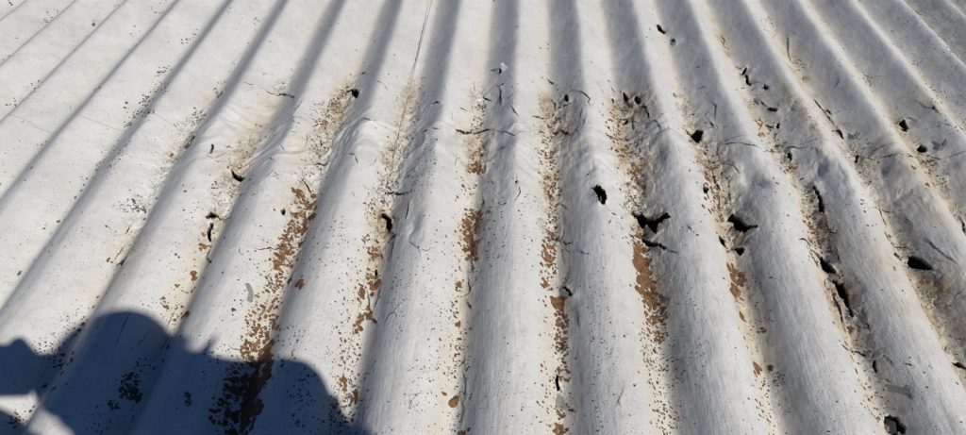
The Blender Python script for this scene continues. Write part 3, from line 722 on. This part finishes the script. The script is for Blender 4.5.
def ribbon(q, w):
    """a crack line: tapered ragged strip following the sheet"""
    pts = [q[0]]
    for a, b in zip(q[:-1], q[1:]):
        L = np.linalg.norm(b - a); n = max(1, int(L / .0035))
        nrm = np.array([-(b - a)[1], (b - a)[0]]) / (L + 1e-9)
        for i in range(1, n + 1):
            p = a + (b - a) * i / n
            if i < n: p = p + nrm * rng.normal(0, .00055)
            pts.append(p)
    pts = np.array(pts); n = len(pts)
    t = np.linspace(0, 1, n)
    ww = w * .5 * np.clip(np.minimum(t, 1 - t) * 3 + .1, 0, 1) * (.75 + .5 * np.sin(t * rng.uniform(3, 9) + rng.uniform(0, 6))) * rng.uniform(.6, 1.25, n)
    tg = np.gradient(pts, axis=0); tg /= np.linalg.norm(tg, axis=1)[:, None] + 1e-9
    nr = np.stack([-tg[:, 1], tg[:, 0]], -1)
    # wider across the line of sight: lines that run sideways look thinner from the low viewpoint
    A = pts + nr * ww[:, None] * np.array([1, 1.5]); B = pts - nr * ww[:, None] * np.array([1, 1.5])
    c = pts[n // 2]; s = sheet_at(c[0], c[1])
    if s is None: return
    b = bag(s, 'crack')
    za = sample(s, A[:, 0], A[:, 1]) + .0005; zb = sample(s, B[:, 0], B[:, 1]) + .0005
    b['v'].append(np.concatenate([np.stack([A[:, 0], A[:, 1], za], -1), np.stack([B[:, 0], B[:, 1], zb], -1)])); o = b['n']
    ok = sample(s, pts[:, 0], pts[:, 1], 'hole')
    for i in range(n - 1):
        if ok[i] < 0 or ok[i + 1] < 0: continue
        b['f'].append((o + i, o + i + 1, o + n + i + 1, o + n + i))
    b['n'] += 2 * n
for q, w in cracks: ribbon(q, w)

NAMES = {'brown': ('brown_lichen', M_BROWN), 'grey': ('dark_specks', M_GREY), 'crack': ('fine_cracks', M_CRACK)}
for b in bags.values():
    nm, mt = NAMES[b['kind']]
    if not b['f']: continue
    o = mesh_obj(nm, np.concatenate(b['v']), b['f'], mt, b['s']['o'])
    o['kind'] = 'stuff'

# ------------------------------------------------------------------ flakes of coating and bare patches
def flake(pts, mat, lift=.002, tilt=0.0, label=None, name='coating_flake', thick=.0015, drop=None):
    q = to_roof(pts); c = q.mean(0); s = sheet_at(*c)
    if s is None: return
    n = len(q)
    # finer outline
    R = []
    for a, b in zip(q, np.roll(q, -1, 0)):
        for t in (0, .5): R.append(a + (b - a) * t + rng.normal(0, .0004, 2))
    R = np.array(R); n = len(R)
    if drop is None:
        z = sample(s, R[:, 0], R[:, 1]) + lift; zc = float(sample(s, c[0:1], c[1:2])[0]) + lift
    else:
        z0 = float(base_z(c[0:1], c[1:2], AMP)[0]) + s['o'].get('zoff', 0)
        z = base_z(R[:, 0], R[:, 1], AMP) - drop; zc = float(base_z(c[0:1], c[1:2], AMP)[0]) - drop
    z = z + tilt * (R[:, 1] - c[1]) + .0008 * rng.normal(0, 1, n)
    top = np.column_stack([R, z]); bot = np.column_stack([R, z - thick])
    v = np.concatenate([top, bot, [[c[0], c[1], zc + .0006]]])
    f = [(k, (k + 1) % n, 2 * n) for k in range(n)] + [(k, n + k, n + (k + 1) % n, (k + 1) % n) for k in range(n)] + [tuple(range(2 * n - 1, n - 1, -1))]
    o = mesh_obj(name, v, f, mat, s['o'])
    if label: o['label'] = label
    return o
FL = [
 ([(555,395),(560,393.5),(564,398),(566,410),(560,411),(556,408)], .0006, 0, 'bare grey patch'),
 ([(245.5,284),(249,283),(252,287),(254,294),(251,303),(247,301),(250,295),(247,290)], .0009, 0, 'curled grey scrap'),
 ([(938,148),(945,140),(946,145),(942,152),(938,152)], .002, .3, None),
 ([(904,385),(911,388),(920,401),(914,399),(905,392)], .0012, .2, None),
 ([(852,137),(856,133),(858,138),(855,142)], .002, .3, None),
 ([(673,92),(676,94),(678,97),(675,97)], .0012, .0, None),
 ([(757,98),(760,101),(764,104),(759,105)], .0012, .2, None),
 ([(866,352),(871,352),(873,360),(868,357)], .0015, .2, None),
 ([(947,346),(951,349),(950,354),(945,350)], .001, .1, None),
 ([(861,150+160),(867,318),(870,328),(863,324),(858,314)], .0015, .2, None),
]
for pts, lift, tilt, lb in FL: flake(pts, M_FLAKE, lift, tilt, lb)
flake([(500.5,68.5),(503,66.5),(507,67.5),(507.5,70.5),(504,72),(501,71.5)], simple_mat('white_paint_chip', (.66, .66, .65), .7, .05, 50), .0035, .4, 'lifted white paint chip')
# pieces bent down inside the larger holes
flake([(884,417),(890,416),(897,420),(899,430),(893,433),(886,430)], M_FLAKE, drop=.006, tilt=-.1, label='grey flap bent down inside a hole')
flake([(685,131),(691,133),(694,140),(690,138)], M_FLAKE, drop=.007, label='grey flap inside a hole')
flake([(601,190),(605,194),(606,203),(601,203)], M_EDGE, drop=.009)
flake([(634,98),(638,97),(640,101),(638,104),(635,103)], M_EDGE, drop=.006)

# ------------------------------------------------------------------ the photographer, whose shadow falls across the sheets
def S(px, py, z):
    """point at height z whose shadow lands on that spot of the roof"""
    x, y = [v[0] for v in unproj(px, py)]
    z0 = float(base_z(np.array([x]), np.array([y]), 0)[0])
    k = (z - z0) / SUN.z
    return Vector((x + SUN.x * k, y + SUN.y * k, z))
CAMP = Vector((0, 0, CAM_H))
def at_cam(r, d, f): return CAMP + cam_right * r + cam_down * d + cam_fwd * f
M_SKIN = simple_mat('skin', (.42, .25, .17), .55, .08, 40)
M_CLOTH = simple_mat('dark_blue_cotton', (.03, .045, .09), .9, .2, 90, .002)
M_JEANS = simple_mat('grey_work_trousers', (.07, .07, .075), .9, .2, 90, .002)
M_PHONE = simple_mat('black_phone_glass', (.02, .02, .022), .15, .05, 10)
M_CAP = simple_mat('navy_knit_cap', (.02, .025, .05), .85, .15, 120, .001)

def skin_body(name, joints, edges, root, mat, sub=2, parent=None):
    me = bpy.data.meshes.new(name)
    names = list(joints); me.from_pydata([joints[k][0] for k in names], [(names.index(a), names.index(b)) for a, b in edges], [])
    o = bpy.data.objects.new(name, me); COL.objects.link(o)
    sk = o.modifiers.new('skin', 'SKIN'); sk.use_smooth_shade = True
    for i, k in enumerate(names):
        v = me.skin_vertices[0].data[i]; r = joints[k][1]
        v.radius = r if isinstance(r, tuple) else (r, r); v.use_root = (k == root)
    ss = o.modifiers.new('sub', 'SUBSURF'); ss.levels = sub; ss.render_levels = sub
    me.materials.append(mat)
    if parent: o.parent = parent
    return o
head_c = S(141, 390, 1.16)
neck = S(172, 436, 1.07)
chest = S(215, 480, .94)
shR = S(300, 406, 1.00); shL = S(185, 520, 1.00)
trapA = S(184, 380, 1.08); trapB = S(230, 404, 1.04); collar = S(122, 446, 1.09); flank = S(366, 460, .85)
_c = Vector((chest.x + .02, chest.y - .12, .74)); belly = _c; pelvis = Vector((belly.x + .02, belly.y - .14, .50))
# the phone lies in both hands, to the left of and in front of the body
handR = at_cam(.046, .014, -.030)
handL = at_cam(-.128, .048, -.030)
elR = S(236, 452, .70); elL = S(44, 560, .74)
wrR = handR + (elR - handR).normalized() * .07
wrL = S(0, 436, .765)
J = {
 'pelvis': (pelvis, (.15, .12)), 'belly': (belly, (.14, .11)), 'chest': (chest, (.15, .12)), 'neck0': (chest + (neck - chest) * .7, .065), 'neck': (neck, .055),
 'skull0': (head_c + Vector((0, -.01, -.035)), (.066, .072)), 'skull1': (head_c + Vector((0, 0, .045)), (.076, .086)), 'skull2': (head_c + Vector((0, 0, .10)), (.045, .05)),
 'shR': (shR, .062), 'elR': (elR, .042), 'wrR': (wrR, .034), 'palmR': (handR, (.036, .02)),
 'collar': (collar, .050), 'trapA': (trapA, .044), 'trapB': (trapB, .046), 'flank': (flank, .070), 'shL': (shL, .062), 'elL': (elL, .045), 'wrL': (wrL, .038), 'palmL': (handL, (.038, .02)),
}
zr = lambda x, y: float(base_z(np.array([x]), np.array([y]), AMP)[0])
E_ = [('pelvis', 'belly'), ('belly', 'chest'), ('chest', 'neck0'), ('neck0', 'neck'), ('neck', 'skull0'), ('skull0', 'skull1'), ('skull1', 'skull2'),
      ('chest', 'flank'), ('neck', 'collar'), ('neck', 'trapA'), ('trapA', 'trapB'), ('trapB', 'shR'), ('shR', 'elR'), ('elR', 'wrR'), ('wrR', 'palmR'), ('chest', 'shL'), ('shL', 'elL'), ('elL', 'wrL'), ('wrL', 'palmL')]
for sd, nm in ((1, 'R'), (-1, 'L')):
    hip = pelvis + Vector((.095 * sd, 0, -.02)); kn = Vector((pelvis.x + .15 * sd, pelvis.y + .27, 0)); an = Vector((pelvis.x + .13 * sd, pelvis.y - .13, 0)); toe = Vector((pelvis.x + .14 * sd, pelvis.y - .26, 0))
    kn.z = zr(kn.x, kn.y) + .085; an.z = zr(an.x, an.y) + .085; toe.z = zr(toe.x, toe.y) + .05
    J['hip' + nm] = (hip, .092); J['kn' + nm] = (kn, .062); J['an' + nm] = (an, .043); J['toe' + nm] = (toe, (.045, .035))
    E_ += [('pelvis', 'hip' + nm), ('hip' + nm, 'kn' + nm), ('kn' + nm, 'an' + nm), ('an' + nm, 'toe' + nm)]
# fingers: the right hand closes round the phone, the left one steadies the cap brim
for hn, hand, sg in (('R', handR, -1), ('L', handL, 1)):
    for i in range(4):
        b = hand + cam_down * (.034 - .021 * i) + cam_right * (.004 * sg) + cam_fwd * .010
        J[f'f{hn}{i}a'] = (b + cam_fwd * .018, .0095); J[f'f{hn}{i}b'] = (b + cam_right * (.012 * sg) + cam_fwd * .034, .0085); J[f'f{hn}{i}c'] = (b + cam_right * (.026 * sg) + cam_fwd * .033, .0075)
        E_ += [('palm' + hn, f'f{hn}{i}a'), (f'f{hn}{i}a', f'f{hn}{i}b'), (f'f{hn}{i}b', f'f{hn}{i}c')]
    J['t' + hn + '0'] = (hand + cam_right * (.012 * sg) - cam_down * .040 - cam_fwd * .004, .014); J['t' + hn + '1'] = (hand + cam_right * (.036 * sg) - cam_down * .066 + cam_fwd * .002, .012)
    E_ += [('palm' + hn, 't' + hn + '0'), ('t' + hn + '0', 't' + hn + '1')]
person = skin_body('person', J, E_, 'pelvis', M_SKIN)
tag(person, 'kneeling photographer whose shadow falls at the lower left, phone held out in both hands', 'person')
# clothes: long sleeved shirt, trousers, cap; face features
grow = lambda k, d: (J[k][0], tuple(r + d for r in J[k][1]) if isinstance(J[k][1], tuple) else J[k][1] + d)
sh = {k: grow(k, .034 if k in ('belly', 'chest', 'flank') else .014) for k in ('belly', 'chest', 'neck0', 'collar', 'trapA', 'trapB', 'flank', 'shR', 'elR', 'wrR', 'shL', 'elL', 'wrL')}
sh['hem'] = (pelvis + (belly - pelvis) * .08, (.178, .145))
skin_body('shirt', sh, [('hem', 'belly'), ('belly', 'chest'), ('chest', 'neck0'), ('chest', 'flank'), ('neck0', 'collar'), ('neck0', 'trapA'), ('trapA', 'trapB'), ('trapB', 'shR'), ('shR', 'elR'), ('elR', 'wrR'), ('chest', 'shL'), ('shL', 'elL'), ('elL', 'wrL')], 'belly', M_CLOTH, parent=person)
for n_ in 'RL':
    shoe = skin_body('shoe', {'a': (J['an' + n_][0] + Vector((0, .02, -.01)), .054), 't': (J['toe' + n_][0] + Vector((0, -.03, 0)), (.052, .042))}, [('a', 't')], 'a', M_CAP, parent=person)
tr = {k: grow(k, .013) for k in ('pelvis', 'hipR', 'knR', 'anR', 'hipL', 'knL', 'anL')}
tr['pelvis'] = (pelvis, (.145, .13)); tr['waist'] = (pelvis + (belly - pelvis) * .35, (.15, .125))
skin_body('trousers', tr, [('pelvis', 'waist'), ('pelvis', 'hipR'), ('hipR', 'knR'), ('knR', 'anR'), ('pelvis', 'hipL'), ('hipL', 'knL'), ('knL', 'anL')], 'pelvis', M_JEANS, parent=person)
def ellipsoid(name, c, r, mat, parent, zmin=-1, nu=24, nv=12, fwd=None):
    v, f = [], []
    for j in range(nv + 1):
        t = -1 + 2 * j / nv; t = max(t, zmin); rr = math.sqrt(max(0, 1 - t * t)) if t > -1 else 0
        for i in range(nu):
            a = 2 * math.pi * i / nu; v.append((c[0] + r[0] * rr * math.cos(a), c[1] + r[1] * rr * math.sin(a), c[2] + r[2] * t))
    for j in range(nv):
        for i in range(nu): f.append((j * nu + i, j * nu + (i + 1) % nu, (j + 1) * nu + (i + 1) % nu, (j + 1) * nu + i))
    return mesh_obj(name, v, f, mat, parent, True)
cap = ellipsoid('cap', head_c + Vector((0, -.005, .055)), (.083, .095, .080), M_CAP, person, zmin=-.15)
M_EYE = simple_mat('eye', (.6, .6, .58), .3, .05, 20); M_HAIR = simple_mat('dark_hair', (.03, .02, .015), .7, .2, 80)
for sd in (-1, 1):
    ellipsoid('eye', head_c + Vector((.031 * sd, .074, .012)), (.012, .008, .009), M_EYE, person)
    ellipsoid('ear', head_c + Vector((.079 * sd, -.005, -.005)), (.010, .018, .030), M_SKIN, person)
ellipsoid('nose', head_c + Vector((0, .088, -.015)), (.011, .017, .022), M_SKIN, person)
ellipsoid('mouth', head_c + Vector((0, .074, -.052)), (.024, .008, .006), simple_mat('lips', (.35, .13, .11), .5, .1, 20), person)
ellipsoid('hair', head_c + Vector((0, -.022, -.01)), (.080, .080, .085), M_HAIR, person, zmin=-.8)

# the phone in the right hand: body, screen, lens ring (the camera looks out of the lens)
def phone_box(name, r0, r1, d0, d1, f0, f1, mat, parent=None):
    v = [at_cam(r, d, f) for f in (f0, f1) for d in (d0, d1) for r in (r0, r1)]
    return mesh_obj(name, v, [(0, 1, 3, 2), (4, 6, 7, 5), (0, 4, 5, 1), (2, 3, 7, 6), (0, 2, 6, 4), (1, 5, 7, 3)], mat, parent)
ph = phone_box('mobile_phone', -.138, .018, -.038, .036, -.0105, -.0025, M_PHONE)
bm_ = ph.modifiers.new('bev', 'BEVEL'); bm_.width = .002; bm_.segments = 3
tag(ph, 'black mobile phone held sideways in the photographer\'s hands', 'phone')
phone_box('screen', -.134, .014, -.035, .033, -.0111, -.0107, simple_mat('screen_glass', (.05, .05, .055), .08, .05, 5), ph)
rv, rf = [], []
for i in range(20):
    a = 2 * math.pi * i / 20
    for r_, f_ in ((.0062, -.0024), (.0062, -.0012), (.0046, -.0012), (.0046, -.0024)): rv.append(at_cam(r_ * math.cos(a), r_ * math.sin(a), f_))
for i in range(20):
    j = (i + 1) % 20
    for k in range(3): rf.append((4 * i + k, 4 * j + k, 4 * j + k + 1, 4 * i + k + 1))
mesh_obj('lens_ring', rv, rf, M_PHONE, ph)
